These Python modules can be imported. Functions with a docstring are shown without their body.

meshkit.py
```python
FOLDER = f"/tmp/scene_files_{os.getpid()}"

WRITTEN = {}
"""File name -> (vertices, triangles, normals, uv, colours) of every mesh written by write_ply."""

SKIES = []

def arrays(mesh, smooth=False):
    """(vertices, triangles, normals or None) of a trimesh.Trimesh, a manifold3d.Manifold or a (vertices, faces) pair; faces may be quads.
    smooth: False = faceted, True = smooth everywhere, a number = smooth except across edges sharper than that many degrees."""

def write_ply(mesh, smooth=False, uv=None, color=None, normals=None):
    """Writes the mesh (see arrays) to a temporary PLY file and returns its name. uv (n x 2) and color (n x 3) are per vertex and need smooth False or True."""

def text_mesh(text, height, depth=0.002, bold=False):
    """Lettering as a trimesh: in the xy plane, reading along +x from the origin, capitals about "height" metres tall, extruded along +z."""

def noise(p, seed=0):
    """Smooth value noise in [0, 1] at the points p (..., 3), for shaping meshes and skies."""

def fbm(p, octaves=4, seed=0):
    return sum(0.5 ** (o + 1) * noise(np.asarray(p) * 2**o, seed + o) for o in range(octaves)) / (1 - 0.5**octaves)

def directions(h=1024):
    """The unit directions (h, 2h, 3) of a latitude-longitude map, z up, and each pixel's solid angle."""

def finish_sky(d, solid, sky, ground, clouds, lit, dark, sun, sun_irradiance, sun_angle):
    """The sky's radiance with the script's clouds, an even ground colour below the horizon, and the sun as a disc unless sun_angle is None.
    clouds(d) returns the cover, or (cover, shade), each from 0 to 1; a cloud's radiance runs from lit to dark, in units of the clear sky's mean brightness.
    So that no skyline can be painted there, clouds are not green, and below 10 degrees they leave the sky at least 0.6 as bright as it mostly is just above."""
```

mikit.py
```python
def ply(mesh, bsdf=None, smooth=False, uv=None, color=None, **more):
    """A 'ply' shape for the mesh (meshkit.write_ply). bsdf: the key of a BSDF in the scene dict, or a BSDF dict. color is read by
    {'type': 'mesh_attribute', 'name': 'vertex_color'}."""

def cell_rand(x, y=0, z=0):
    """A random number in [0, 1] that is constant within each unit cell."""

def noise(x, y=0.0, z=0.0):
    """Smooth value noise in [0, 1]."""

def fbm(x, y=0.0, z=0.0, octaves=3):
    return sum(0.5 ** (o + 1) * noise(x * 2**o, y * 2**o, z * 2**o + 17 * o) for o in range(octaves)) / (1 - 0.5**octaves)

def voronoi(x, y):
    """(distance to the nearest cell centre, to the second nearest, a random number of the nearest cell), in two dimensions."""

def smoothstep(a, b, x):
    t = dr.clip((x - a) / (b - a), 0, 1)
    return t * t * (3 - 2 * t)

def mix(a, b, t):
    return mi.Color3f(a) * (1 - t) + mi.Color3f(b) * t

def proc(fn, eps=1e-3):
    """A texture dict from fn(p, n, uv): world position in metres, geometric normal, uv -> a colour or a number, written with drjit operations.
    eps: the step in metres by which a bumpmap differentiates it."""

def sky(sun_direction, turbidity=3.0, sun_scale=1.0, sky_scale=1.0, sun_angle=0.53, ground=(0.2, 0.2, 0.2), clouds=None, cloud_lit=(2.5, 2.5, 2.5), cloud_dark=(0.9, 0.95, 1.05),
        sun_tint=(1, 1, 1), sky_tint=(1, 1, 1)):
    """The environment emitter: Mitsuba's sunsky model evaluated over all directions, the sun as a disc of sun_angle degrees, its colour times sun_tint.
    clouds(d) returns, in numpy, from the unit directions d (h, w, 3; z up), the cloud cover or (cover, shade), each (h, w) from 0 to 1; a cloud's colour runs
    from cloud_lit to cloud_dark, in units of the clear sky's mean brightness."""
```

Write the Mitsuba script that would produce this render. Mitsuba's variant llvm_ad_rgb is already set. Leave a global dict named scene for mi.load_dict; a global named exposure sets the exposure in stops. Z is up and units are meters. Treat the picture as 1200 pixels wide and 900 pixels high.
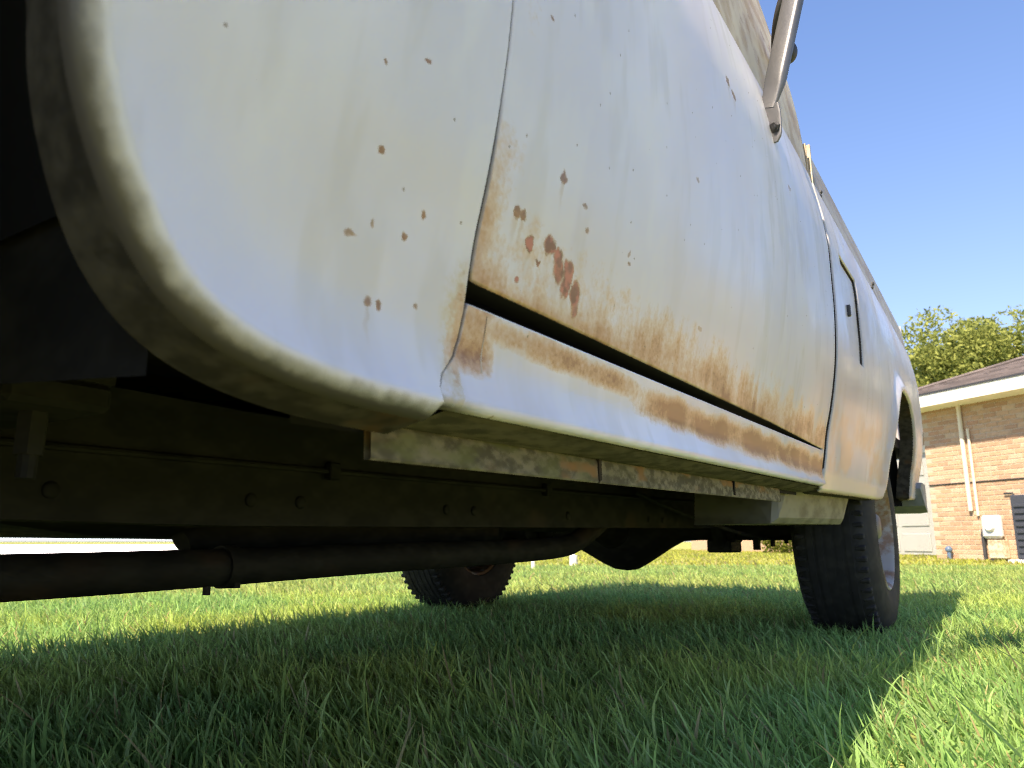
import math, random
import numpy as np, trimesh, shapely
import mitsuba as mi, drjit as dr
import mikit, meshkit
from mikit import noise, fbm, voronoi, cell_rand, smoothstep, mix, proc
from scipy.interpolate import PchipInterpolator
from scipy.spatial import Delaunay
from shapely.geometry import Polygon, LineString, Point

T = mi.ScalarTransform4f
scene, labels = {'type': 'scene'}, {}
rng = np.random.default_rng(7)
random.seed(7)

# ------------------------------------------------------------------ camera, sky, exposure
EYE = np.array([0.0, 0.0, 0.304])
PSI, PITCH = math.radians(32.79), math.radians(11.876)
FWD = np.array([math.cos(PSI) * math.cos(PITCH), math.sin(PSI) * math.cos(PITCH), math.sin(PITCH)])
scene['camera'] = {'type': 'thinlens', 'fov': 2 * math.degrees(math.atan(600 / 875)), 'fov_axis': 'x', 'aperture_radius': 0.0011, 'focus_distance': 1.0,
                   'near_clip': 0.02, 'far_clip': 600.0, 'to_world': T().look_at(origin=EYE.tolist(), target=(EYE + FWD).tolist(), up=[0, 0, 1])}
SUN = (-0.70, 0.032, 0.707)
scene['sky'] = mikit.sky(SUN, turbidity=2.2, sun_scale=1.0, sky_tint=(1.14, 0.97, 1.0))
exposure = 2.92

# ------------------------------------------------------------------ materials
def rgb(c): return {'type': 'rgb', 'value': list(c)}
def bsdf(name, color, rough=0.6, spec=0.5, metal=0.0, bump=None, bump_scale=1.0, two=True, **more):
    d = {'type': 'principled', 'base_color': color if isinstance(color, dict) else rgb(color), 'roughness': rough, 'metallic': metal, 'specular': spec, **more}
    if bump is not None:
        d = {'type': 'bumpmap', 'arbitrary': bump, 'scale': bump_scale, 'bsdf': d}
    scene[name] = {'type': 'twosided', 'bsdf': d} if two else d
    return name

RAKE = 0.018                                   # the body stands a little higher at the tail
def rake(v):
    v = np.array(v, float)
    v[:, 2] += RAKE * (v[:, 0] - 0.4)
    return v

SPOTS = [(0.288,0.526,0.0024,0.0022,1.0),(0.277,0.473,0.0050,0.0014,0.6),(0.294,0.484,0.0012,0.0020,0.6),(0.320,0.486,0.0020,0.0022,0.8),(0.298,0.440,0.0036,0.0032,0.7),(0.307,0.441,0.0024,0.0028,1.0),
 (0.428,0.539,0.0060,0.0036,0.9),(0.437,0.539,0.0045,0.0036,0.9),(0.483,0.585,0.0040,0.0046,0.8),(0.452,0.522,0.0050,0.0066,1.0),(0.480,0.529,0.0090,0.0066,1.0),(0.494,0.525,0.0070,0.0066,1.0),
 (0.500,0.516,0.0080,0.0090,0.9),(0.515,0.519,0.0080,0.0095,1.0),(0.515,0.507,0.0085,0.0095,1.0),(0.532,0.505,0.0080,0.0105,1.0),(0.535,0.493,0.0060,0.0081,0.7),(0.523,0.576,0.0035,0.0020,0.6),
 (0.469,0.513,0.0030,0.0022,0.8),(0.444,0.494,0.0022,0.0024,0.9),(0.619,0.556,0.0040,0.0024,0.6),(0.617,0.566,0.0025,0.0030,0.5),(0.532,0.559,0.0035,0.0030,0.6),(0.278,0.573,0.0012,0.0012,0.8),
 (0.311,0.591,0.0018,0.0016,0.8),(0.334,0.503,0.0018,0.0018,0.8),(0.921,0.906,0.0090,0.0069,0.7),(0.945,0.896,0.0110,0.0050,0.7),(0.442,0.697,0.0020,0.0018,0.7),(0.339,0.446,0.0020,0.0018,0.6),
 (0.775,0.699,0.0050,0.0028,0.5),(1.268,0.888,0.0110,0.0048,0.6),(0.827,0.540,0.0070,0.0028,0.4)]
SA = np.array(SPOTS)

def paint_color(p, n, uv):
    X, z = p.x, p.z - RAKE * (p.x - 0.4)
    base = mix((0.635, 0.615, 0.665), (0.71, 0.685, 0.73), smoothstep(0.3, 0.7, fbm(X * 6, z * 5, 3.0, 4)))
    base = mix(base, (0.70, 0.685, 0.69), 0.5 * smoothstep(0.52, 0.72, fbm(X * 26, z * 10, 61.0, 4)))
    base = mix(base, (0.54, 0.51, 0.48), 0.4 * smoothstep(0.5, 0.75, fbm(X * 34, z * 9, 71.0, 4)))
    base = mix(base, (0.61, 0.56, 0.61), 0.5 * smoothstep(0.45, 0.7, fbm(X * 3.2 + 9, z * 1.6, 1.0, 2)))
    base = base * (1 - 0.36 * smoothstep(0.7, 1.7, X))                # base darkens towards the rear of the cab and the bed
    fine = fbm(X * 320, z * 320, 12.0, 3)
    f1 = fbm(X * 60, z * 60, 2.0, 4)
    f2 = fbm(X * 24, z * 40, 6.0, 5)                                  # patches
    f3 = fbm(X * 75, z * 13, 5.0, 4)                                  # vertical runs
    def rusty(base, v, film=(0.60, 0.45, 0.31), mid=(0.45, 0.24, 0.10), core=(0.23, 0.10, 0.04)):
        base = mix(base, film, 0.85 * smoothstep(0.10, 0.50, v))
        base = mix(base, mid, 0.80 * smoothstep(0.36, 0.78, v))
        return mix(base, core, 0.80 * smoothstep(0.66, 1.05, v))
    door = smoothstep(0.389, 0.3915, X) * smoothstep(1.645, 1.62, X) * smoothstep(0.462, 0.468, z)
    low = smoothstep(0.095, 0.0, z - 0.468)
    v = low * (0.60 + 0.20 * smoothstep(0.5, 0.8, X)) + 0.75 * (f2 - 0.5) + 0.55 * (f3 - 0.5) + 0.30 * (fine - 0.5)
    v2 = smoothstep(0.046, 0.0, X - 0.391) * smoothstep(0.64, 0.50, z) * 0.66 + 0.6 * (f2 - 0.5) + 0.3 * (fine - 0.5)
    base = rusty(base, door * dr.maximum(v * smoothstep(0.0, 0.15, low), v2 * smoothstep(0.05, 0.03, X - 0.391)))
    # fender's trailing edge
    fe = smoothstep(0.034, 0.0, 0.384 - X) * smoothstep(0.3885, 0.387, X) * smoothstep(0.52, 0.45, z)
    base = rusty(base, fe * (0.46 + 0.7 * (f1 - 0.5) + 0.6 * (fine - 0.5)), film=(0.56, 0.48, 0.34))
    # sill: rusty strips
    sill = smoothstep(0.4625, 0.4605, z) * smoothstep(0.364, 0.367, X) * smoothstep(1.64, 1.62, X)
    r1 = smoothstep(0.19, 0.08, dr.abs(X - 0.535)) * smoothstep(0.016, 0.002, dr.abs(z - (0.4500 - 0.004 * (X - 0.45) / 0.2))) * 0.62
    r2 = smoothstep(0.64, 0.74, X) * smoothstep(0.026 + 0.014 * (X - 0.7), 0.004, dr.abs(z - (0.436 - 0.010 * (X - 0.7)))) * (0.80 + 0.1 * X)
    r3 = smoothstep(0.040, 0.008, dr.abs(X - 0.400)) * smoothstep(0.405, 0.43, z) * 0.60
    r = dr.maximum(dr.maximum(r1, r2), r3)
    base = rusty(base, sill * smoothstep(0.0, 0.2, r) * (r * 1.14 + 0.9 * (f2 - 0.5) + 0.25 * (f3 - 0.5) + 0.35 * (fine - 0.5)))
    # rear quarter: reflection of the brick house painted in as orange tan
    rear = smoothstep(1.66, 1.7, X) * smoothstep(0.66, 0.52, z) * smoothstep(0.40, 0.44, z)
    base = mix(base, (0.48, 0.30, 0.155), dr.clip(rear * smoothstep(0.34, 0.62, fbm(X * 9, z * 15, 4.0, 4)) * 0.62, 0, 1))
    base = mix(base, (0.62, 0.46, 0.40), smoothstep(1.655, 1.665, X) * smoothstep(0.432, 0.415, z) * 0.75)  # light caught by the bed's lower edge, painted as pink beige
    # single chips and rust blisters
    s, red, tail = mi.Float(0), mi.Float(0), mi.Float(0)
    wob = 0.55 + 1.0 * fbm(X * 420, z * 420, 1.0, 3)
    Xs = X + 0.006 * (fbm(X * 130, z * 130, 11.0, 3) - 0.5)
    zs = z + 0.006 * (fbm(X * 130, z * 130, 21.0, 3) - 0.5)
    for x0, z0, rx, rz, k in SPOTS:
        d = dr.square((Xs - x0) / rx) + dr.square((zs - z0) / (rz * 1.05))
        if rz > 0.003:
            tail = dr.maximum(tail, k * 0.6 * smoothstep(rx * 0.9, 0.0, dr.abs(Xs - x0)) * smoothstep(0.034, 0.0, z0 - z) * smoothstep(-0.002, 0.003, z0 - z))
        w = k * smoothstep(1.7, 0.25, d * wob)
        s = dr.maximum(s, w)
        if 0.44 < x0 < 0.55 and 0.49 < z0 < 0.545:
            red = dr.maximum(red, w)
    onside = smoothstep(-0.2, -0.6, n.y)
    halo = smoothstep(0.052, 0.0, dr.sqrt(dr.square((X - 0.505) / 1.2) + dr.square(z - 0.505))) * smoothstep(0.42, 0.7, f1)
    base = mix(base, (0.60, 0.50, 0.36), dr.clip(halo * 0.45, 0, 1) * onside)
    base = mix(base, (0.48, 0.34, 0.18), dr.clip(tail * (0.4 + 0.9 * f1), 0, 0.7))
    ring = dr.clip(smoothstep(0.0, 0.35, s) * 0.45, 0, 1)
    base = mix(base, (0.50, 0.36, 0.19), ring)
    core = mix(mix((0.17, 0.085, 0.04), (0.36, 0.19, 0.08), fine), mix((0.17, 0.07, 0.045), (0.44, 0.15, 0.11), smoothstep(0.3, 0.65, fbm(X * 130, z * 130, 31.0, 4))), red)
    base = mix(base, core, smoothstep(0.12, 0.85, s) * 0.9)
    # pinholes
    a, b, c = voronoi(X * 38, z * 38)
    pin = smoothstep(0.055, 0.03, a) * smoothstep(0.90, 0.94, c)
    base = mix(base, (0.22, 0.16, 0.11), pin * 0.75)
    # front fender lip: grime and painted shade, fading to dark round the roll
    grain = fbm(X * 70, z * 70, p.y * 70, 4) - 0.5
    dirt_shade = smoothstep(0.12, 0.62, uv.y + 0.55 * grain) * smoothstep(0.62, 0.56, z) * smoothstep(0.42, 0.36, X)
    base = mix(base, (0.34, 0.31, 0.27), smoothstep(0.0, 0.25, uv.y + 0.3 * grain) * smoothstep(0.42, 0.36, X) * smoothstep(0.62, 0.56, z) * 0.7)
    return mix(base, (0.060, 0.053, 0.047), dirt_shade * 0.95)

def paint_bump(p, n, uv):
    return 0.0016 * fbm(p.x * 9, p.z * 7, p.y * 9, 2) + 0.00006 * fbm(p.x * 160, p.z * 160, p.y * 160, 2)
def paint_rough(p, n, uv):
    return 0.23 + 0.22 * smoothstep(0.3, 0.7, fbm(p.x * 7, p.z * 5, p.y * 7 + 3, 4))
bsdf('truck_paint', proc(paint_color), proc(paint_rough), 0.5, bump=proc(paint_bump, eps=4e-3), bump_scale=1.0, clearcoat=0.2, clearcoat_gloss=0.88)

def tan_color(p, n, uv):
    f = fbm(p.x * 18, p.y * 18, p.z * 14, 4)
    c = mix((0.56, 0.49, 0.38), (0.42, 0.32, 0.21), smoothstep(0.35, 0.7, f))
    return mix(c, (0.25, 0.13, 0.06), 0.6 * smoothstep(0.55, 0.8, fbm(p.x * 24, p.y * 24, p.z * 24, 4)))
bsdf('tan_paint', proc(tan_color), 0.5, 0.4)
def faded_color(p, n, uv):
    f = fbm(p.x * 8, p.y * 8, p.z * 30, 4)
    return mix((0.34, 0.315, 0.265), (0.27, 0.215, 0.155), smoothstep(0.35, 0.7, f))
bsdf('faded_paint', proc(faded_color), 0.45, 0.4)
def grime_bump(p, n, uv): return 0.0009 * fbm(p.x * 260, p.y * 260, p.z * 260, 3)
def grime_color(p, n, uv):
    f = fbm(p.x * 70, p.y * 70, p.z * 70, 4)
    c = mix((0.028, 0.025, 0.022), (0.066, 0.059, 0.050), smoothstep(0.3, 0.75, f))
    return mix(c, (0.075, 0.045, 0.024), smoothstep(0.58, 0.75, fbm(p.x * 25, p.y * 25, p.z * 25, 3)))
bsdf('sill_mud', proc(lambda p, n, uv: mix((0.060, 0.056, 0.046), (0.12, 0.108, 0.085), smoothstep(0.3, 0.7, fbm(p.x * 40, p.y * 90, p.z * 60, 4)))), 0.9, 0.2, bump=proc(grime_bump, eps=4e-4))
bsdf('road_grime', proc(grime_color), 0.85, 0.3, bump=proc(grime_bump, eps=4e-4))
def moss_color(p, n, uv):
    f = fbm(p.x * 90, p.y * 90, p.z * 120, 4)
    c = mix((0.10, 0.088, 0.062), (0.23, 0.20, 0.145), smoothstep(0.3, 0.75, f))
    c = mix(c, (0.15, 0.155, 0.06), 0.6 * smoothstep(0.45, 0.7, fbm(p.x * 30, p.y * 30, p.z * 60, 3)) * smoothstep(0.9, 0.5, p.x))
    return mix(c, (0.27, 0.15, 0.07), smoothstep(0.55, 0.7, fbm(p.x * 16 + 4, p.y * 30, p.z * 40, 3)))
bsdf('mossy_metal', proc(moss_color), 0.85, 0.3, bump=proc(grime_bump, eps=4e-4))
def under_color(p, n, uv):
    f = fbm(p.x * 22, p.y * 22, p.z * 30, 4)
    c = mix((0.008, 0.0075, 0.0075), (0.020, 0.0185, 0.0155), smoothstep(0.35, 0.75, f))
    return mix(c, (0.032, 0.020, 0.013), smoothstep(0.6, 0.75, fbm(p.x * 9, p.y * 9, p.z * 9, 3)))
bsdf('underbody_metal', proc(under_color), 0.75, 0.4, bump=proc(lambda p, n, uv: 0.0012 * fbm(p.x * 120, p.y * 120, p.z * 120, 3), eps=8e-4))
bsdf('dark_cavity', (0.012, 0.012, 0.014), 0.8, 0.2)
def tank_color(p, n, uv):
    f = fbm(p.x * 14, p.y * 20, p.z * 30, 4)
    return mix((0.20, 0.19, 0.145), (0.11, 0.10, 0.07), smoothstep(0.35, 0.75, f))
bsdf('tank_metal', proc(tank_color), 0.6, 0.4)
def rubber_color(p, n, uv):
    return mix((0.020, 0.020, 0.022), (0.034, 0.033, 0.031), smoothstep(0.4, 0.75, fbm(p.x * 30, p.y * 30, p.z * 30, 4)))
bsdf('tyre_rubber', proc(rubber_color), 0.75, 0.35, bump=proc(lambda p, n, uv: 0.0006 * fbm(p.x * 150, p.y * 150, p.z * 150, 2), eps=8e-4))
def rim_color(p, n, uv):
    f = fbm(p.x * 26, p.y * 26, p.z * 26, 4)
    return mix((0.30, 0.28, 0.26), (0.20, 0.115, 0.055), smoothstep(0.38, 0.6, f))
bsdf('rim_steel', proc(rim_color), 0.45, 0.5)
bsdf('galvanised_steel', proc(lambda p, n, uv: mix((0.10, 0.105, 0.12), (0.17, 0.17, 0.18), fbm(p.x * 60, p.y * 60, p.z * 12, 3))), 0.42, 0.5, metal=0.55)
bsdf('dark_steel', (0.06, 0.06, 0.065), 0.5, 0.5, metal=0.4)
bsdf('bumper_paint', proc(lambda p, n, uv: mix((0.13, 0.15, 0.18), (0.24, 0.25, 0.27), fbm(p.x * 30, p.y * 30, p.z * 30, 4))), 0.5, 0.5)
bsdf('seat_vinyl', (0.12, 0.09, 0.06), 0.6, 0.4)
bsdf('lamp_red', (0.35, 0.03, 0.03), 0.2, 0.5)
scene['window_glass'] = {'type': 'thindielectric'}
bsdf('lamp_lens', (0.75, 0.76, 0.78), 0.15, 0.6)

# ------------------------------------------------------------------ mesh helpers
def put(key, mesh, m, smooth=False, parent=None, label=None, cat=None, group=None, kind=None, to_world=None, color=None):
    k = key if parent is None else parent + '__' + key
    base, i = k, 0
    while k in scene:
        i += 1
        k = f'{base}_{i:03d}'
    d = mikit.ply(mesh, m, smooth, color=color) if not isinstance(mesh, dict) else dict(mesh)
    if to_world is not None:
        d['to_world'] = to_world
    scene[k] = d
    tag(k, label, cat, group, kind)
    return k
def put_n(key, v, f, n, uv, m, parent=None, label=None):
    k = key if parent is None else parent + '__' + key
    base, i = k, 0
    while k in scene:
        i += 1
        k = f'{base}_{i:03d}'
    scene[k] = {'type': 'ply', 'filename': meshkit.write_ply((v, f), False, uv, normals=n), 'face_normals': False, 'bsdf': {'type': 'ref', 'id': m}}
    tag(k, label)
    return k
def tag(k, label=None, cat=None, group=None, kind=None):
    d = {a: b for a, b in (('label', label), ('category', cat), ('group', group), ('kind', kind)) if b}
    if d:
        labels[k] = {**labels.get(k, {}), **d}
def thing(k, label, cat, group=None):
    labels[k] = {'label': label, 'category': cat, **({'group': group} if group else {})}
    return k
def joined(*ms): return trimesh.util.concatenate(list(ms))
def box(lo, hi, bevel=0.0):
    lo, hi = np.minimum(lo, hi).astype(float), np.maximum(lo, hi).astype(float)
    if bevel <= 0:
        b = trimesh.creation.box(extents=hi - lo)
        b.apply_translation((lo + hi) / 2)
        return b
    pts = []
    for sx in (0, 1):
        for sy in (0, 1):
            for sz in (0, 1):
                c = np.array([hi[0] if sx else lo[0], hi[1] if sy else lo[1], hi[2] if sz else lo[2]])
                d = np.array([-1 if sx else 1, -1 if sy else 1, -1 if sz else 1]) * bevel
                pts += [c + d * [0, 1, 1], c + d * [1, 0, 1], c + d * [1, 1, 0]]
    return trimesh.convex.convex_hull(np.array(pts))
def hull(pts): return trimesh.convex.convex_hull(np.array(pts, float))
def tube(path, r, n=14, caps=True):
    path = np.array(path, float)
    r = np.broadcast_to(np.asarray(r, float), (len(path),)) if np.ndim(r) else np.full(len(path), float(r))
    t = np.gradient(path, axis=0)
    t /= np.linalg.norm(t, axis=1, keepdims=True)
    up = np.array([0, 0, 1.0]) if abs(t[0][2]) < 0.9 else np.array([1.0, 0, 0])
    V, a = [], np.arange(n) / n * 2 * np.pi
    u = np.cross(t[0], up); u /= np.linalg.norm(u)
    for i in range(len(path)):
        u = u - t[i] * (u @ t[i]); u /= np.linalg.norm(u)
        w = np.cross(t[i], u)
        V.append(path[i] + r[i] * (np.cos(a)[:, None] * u + np.sin(a)[:, None] * w))
    V = np.vstack(V); F = []
    for i in range(len(path) - 1):
        for j in range(n):
            p, q = i * n + j, i * n + (j + 1) % n
            F += [[p, p + n, q + n], [p, q + n, q]]
    if caps:
        V = np.vstack([V, path[:1], path[-1:]])
        c0, c1, e = len(V) - 2, len(V) - 1, (len(path) - 1) * n
        for j in range(n):
            F += [[c0, j, (j + 1) % n], [c1, e + (j + 1) % n, e + j]]
    m = trimesh.Trimesh(V, F, process=False)
    m.fix_normals()
    return m
def bez(pts, n=24):
    pts = np.array(pts, float)
    s = np.r_[0, np.cumsum(np.linalg.norm(np.diff(pts, axis=0), axis=1))]
    u = np.linspace(0, s[-1], n)
    return np.stack([PchipInterpolator(s, pts[:, k])(u) for k in range(3)], 1)
def lathe_y(profile, c, n=64):
    """profile: (radius, y) pairs; revolved about the y axis through c."""
    a = np.arange(n) / n * 2 * np.pi
    V = np.vstack([np.stack([r * np.cos(a), np.full(n, y), r * np.sin(a)], 1) for r, y in profile]) + c
    F = []
    for i in range(len(profile) - 1):
        for j in range(n):
            p, q = i * n + j, i * n + (j + 1) % n
            F += [[p, q, q + n], [p, q + n, p + n]]
    return trimesh.Trimesh(V, F, process=False)
MID = 1.285                                    # the truck's middle plane
def flip_y(v):
    v = np.array(v, float); v[:, 1] = 2 * MID - v[:, 1]
    return v
def mirror_mesh(m):
    return trimesh.Trimesh(flip_y(m.vertices), np.asarray(m.faces)[:, ::-1], process=False)

# ------------------------------------------------------------------ the truck's skin
ZP = [.30, .36, .388, .400, .413, .43, .45, .50, .55, .60, .65, .70, .78, .88, .96, 1.03, 1.065, 1.24]
YP = [.297, .297, .297, .2965, .2955, .2932, .2895, .281, .269, .259, .2515, .247, .244, .244, .2505, .262, .268, .285]
SKIN = PchipInterpolator(ZP, YP)

def resample(line, step):
    L = line.length
    return [line.interpolate(t) for t in np.linspace(0, L, max(3, int(L / step) + 1))]

def panel(poly, Yf, hem, rows=(.003, .007, .012, .019, .028, .040, .056), step=.008, grid=.03):
    """A pressed sheet over the polygon in (x, z): (v, f, n) of the face with its rolled edge, and of the return flange behind it.
    hem(x, z) -> (edge radius, flange depth, flange's outward drift)"""
    P = Polygon(poly).buffer(0)
    P = shapely.geometry.polygon.orient(P, 1.0)
    loops = []
    for ring in [P.exterior, *P.interiors]:
        keep = []
        c = np.array(ring.coords)
        for a, b in zip(c[:-1], c[1:]):
            n = max(1, int(np.linalg.norm(b - a) / step))
            keep += [a + (b - a) * i / n for i in range(n)]
        loops.append(np.array(keep))
    pts = [*loops]
    for s in rows:
        Q = P.buffer(-s, join_style=2)
        for g in getattr(Q, 'geoms', [Q]):
            if g.is_empty: continue
            for ring in [g.exterior, *g.interiors]:
                pts.append(np.array([[q.x, q.y] for q in resample(LineString(ring.coords), max(step, s * .8))[:-1]]))
    x0, z0, x1, z1 = P.bounds
    gx, gz = np.meshgrid(np.arange(x0, x1, grid), np.arange(z0, z1, grid))
    g = np.stack([gx.ravel(), gz.ravel()], 1) + grid * .2 * (meshkit.noise(np.stack([gx.ravel() * 77, gz.ravel() * 77, 0 * gx.ravel()], 1))[:, None] - .5)
    inner = P.buffer(-rows[-1] * 1.25)
    g = g[shapely.contains_xy(inner, g[:, 0], g[:, 1])]
    pts.append(g)
    xz = np.vstack(pts)
    xz, first = np.unique(np.round(xz, 6), axis=0, return_index=True)
    tri = Delaunay(xz).simplices
    c = xz[tri].mean(1)
    a = xz[tri]
    area = np.abs(np.cross(a[:, 1] - a[:, 0], a[:, 2] - a[:, 0]))
    tri = tri[shapely.contains_xy(P.buffer(1e-5), c[:, 0], c[:, 1]) & (area > 1e-9)]
    def lift(q):
        e = 1e-3
        Y = Yf(q[:, 0], q[:, 1])
        nx = (Yf(q[:, 0] + e, q[:, 1]) - Yf(q[:, 0] - e, q[:, 1])) / (2 * e)
        nz = (Yf(q[:, 0], q[:, 1] + e) - Yf(q[:, 0], q[:, 1] - e)) / (2 * e)
        n = np.stack([nx, -np.ones_like(nx), nz], 1)
        return np.stack([q[:, 0], Y, q[:, 1]], 1), n / np.linalg.norm(n, axis=1, keepdims=True)
    v, n = lift(xz)
    # triangles must face -y
    e1, e2 = v[tri[:, 1]] - v[tri[:, 0]], v[tri[:, 2]] - v[tri[:, 0]]
    bad = np.cross(e1, e2)[:, 1] > 0
    tri[bad] = tri[bad][:, ::-1]
    V, F, N, U = [v], [tri], [n], [np.stack([xz[:, 0], -1 - xz[:, 1]], 1)]
    RV, RF, RN, RU = [], [], [], []
    at, rat = len(v), 0
    for lp in loops:
        m = len(lp)
        d = np.roll(lp, -1, 0) - np.roll(lp, 1, 0)
        out = np.stack([d[:, 1], -d[:, 0]], 1)
        out /= np.linalg.norm(out, axis=1, keepdims=True) + 1e-12
        base, bn = lift(lp)
        h = np.array([hem(*q) for q in lp])
        o3 = np.stack([out[:, 0], 0 * out[:, 0], out[:, 1]], 1)
        rings, rn = [], []
        K = 16
        for k in range(K + 1):
            ph = k / K * np.pi / 2
            rings.append(base + o3 * (h[:, :1] * np.sin(ph)) + np.array([0, 1.0, 0]) * (h[:, :1] * (1 - np.cos(ph))))
            q = np.cos(ph) * bn + np.sin(ph) * o3
            rn.append(q / np.linalg.norm(q, axis=1, keepdims=True))
        ids = np.arange(m); nx = np.roll(ids, -1)
        def strip(i): return np.vstack([np.stack([i * m + ids, (i + 1) * m + ids, (i + 1) * m + nx], 1), np.stack([i * m + ids, (i + 1) * m + nx, i * m + nx], 1)])
        run = np.r_[0, np.cumsum(np.linalg.norm(np.diff(lp, axis=0), axis=1))]
        U.append(np.vstack([np.stack([run, np.full(m, k / K)], 1) for k in range(K + 1)]))
        RU.append(np.vstack([np.stack([run, np.full(m, w)], 1) for w in (1.0, 2.0)]))
        V.append(np.vstack(rings)); N.append(np.vstack(rn)); F.append(np.vstack([strip(i) for i in range(K)]) + at); at += m * (K + 1)
        last = rings[-1]
        back = last + np.array([0, 1.0, 0]) * h[:, 1:2] + o3 * h[:, 2:3]
        q = o3 * h[:, 1:2] - np.array([0, 1.0, 0]) * h[:, 2:3]
        q /= np.linalg.norm(q, axis=1, keepdims=True) + 1e-12
        RV.append(np.vstack([last, back])); RN.append(np.vstack([q, q])); RF.append(strip(0) + rat); rat += 2 * m
    face = (rake(np.vstack(V)), np.vstack(F), np.vstack(N), np.vstack(U))
    ret = (rake(np.vstack(RV)), np.vstack(RF), np.vstack(RN), np.vstack(RU))
    return face, ret
def mirrored(p): 
    v, f, n, uv = p
    n = n.copy(); n[:, 1] *= -1
    return flip_y(v), f[:, ::-1], n, uv

TRUCK = thing('pickup_truck', 'old white pickup truck with rust on its door and sill, parked on the lawn', 'pickup truck')
XF, XR, ZW = -0.29, 2.85, 0.352                # axles, hub height

def skin_pair(name, poly, Yf, hem, m='truck_paint', rm='road_grime', label=None, rlabel=None, ret='return_flange', both=True, **kw):
    face, rt = panel(poly, Yf, hem, **kw)
    k = put_n(name, *face, m, TRUCK, label)
    put_n(ret, *rt, rm, k, rlabel)
    if both:
        k2 = put_n(name, *mirrored(face), m, TRUCK)
        put_n(ret, *mirrored(rt), rm, k2)
    return k

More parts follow.
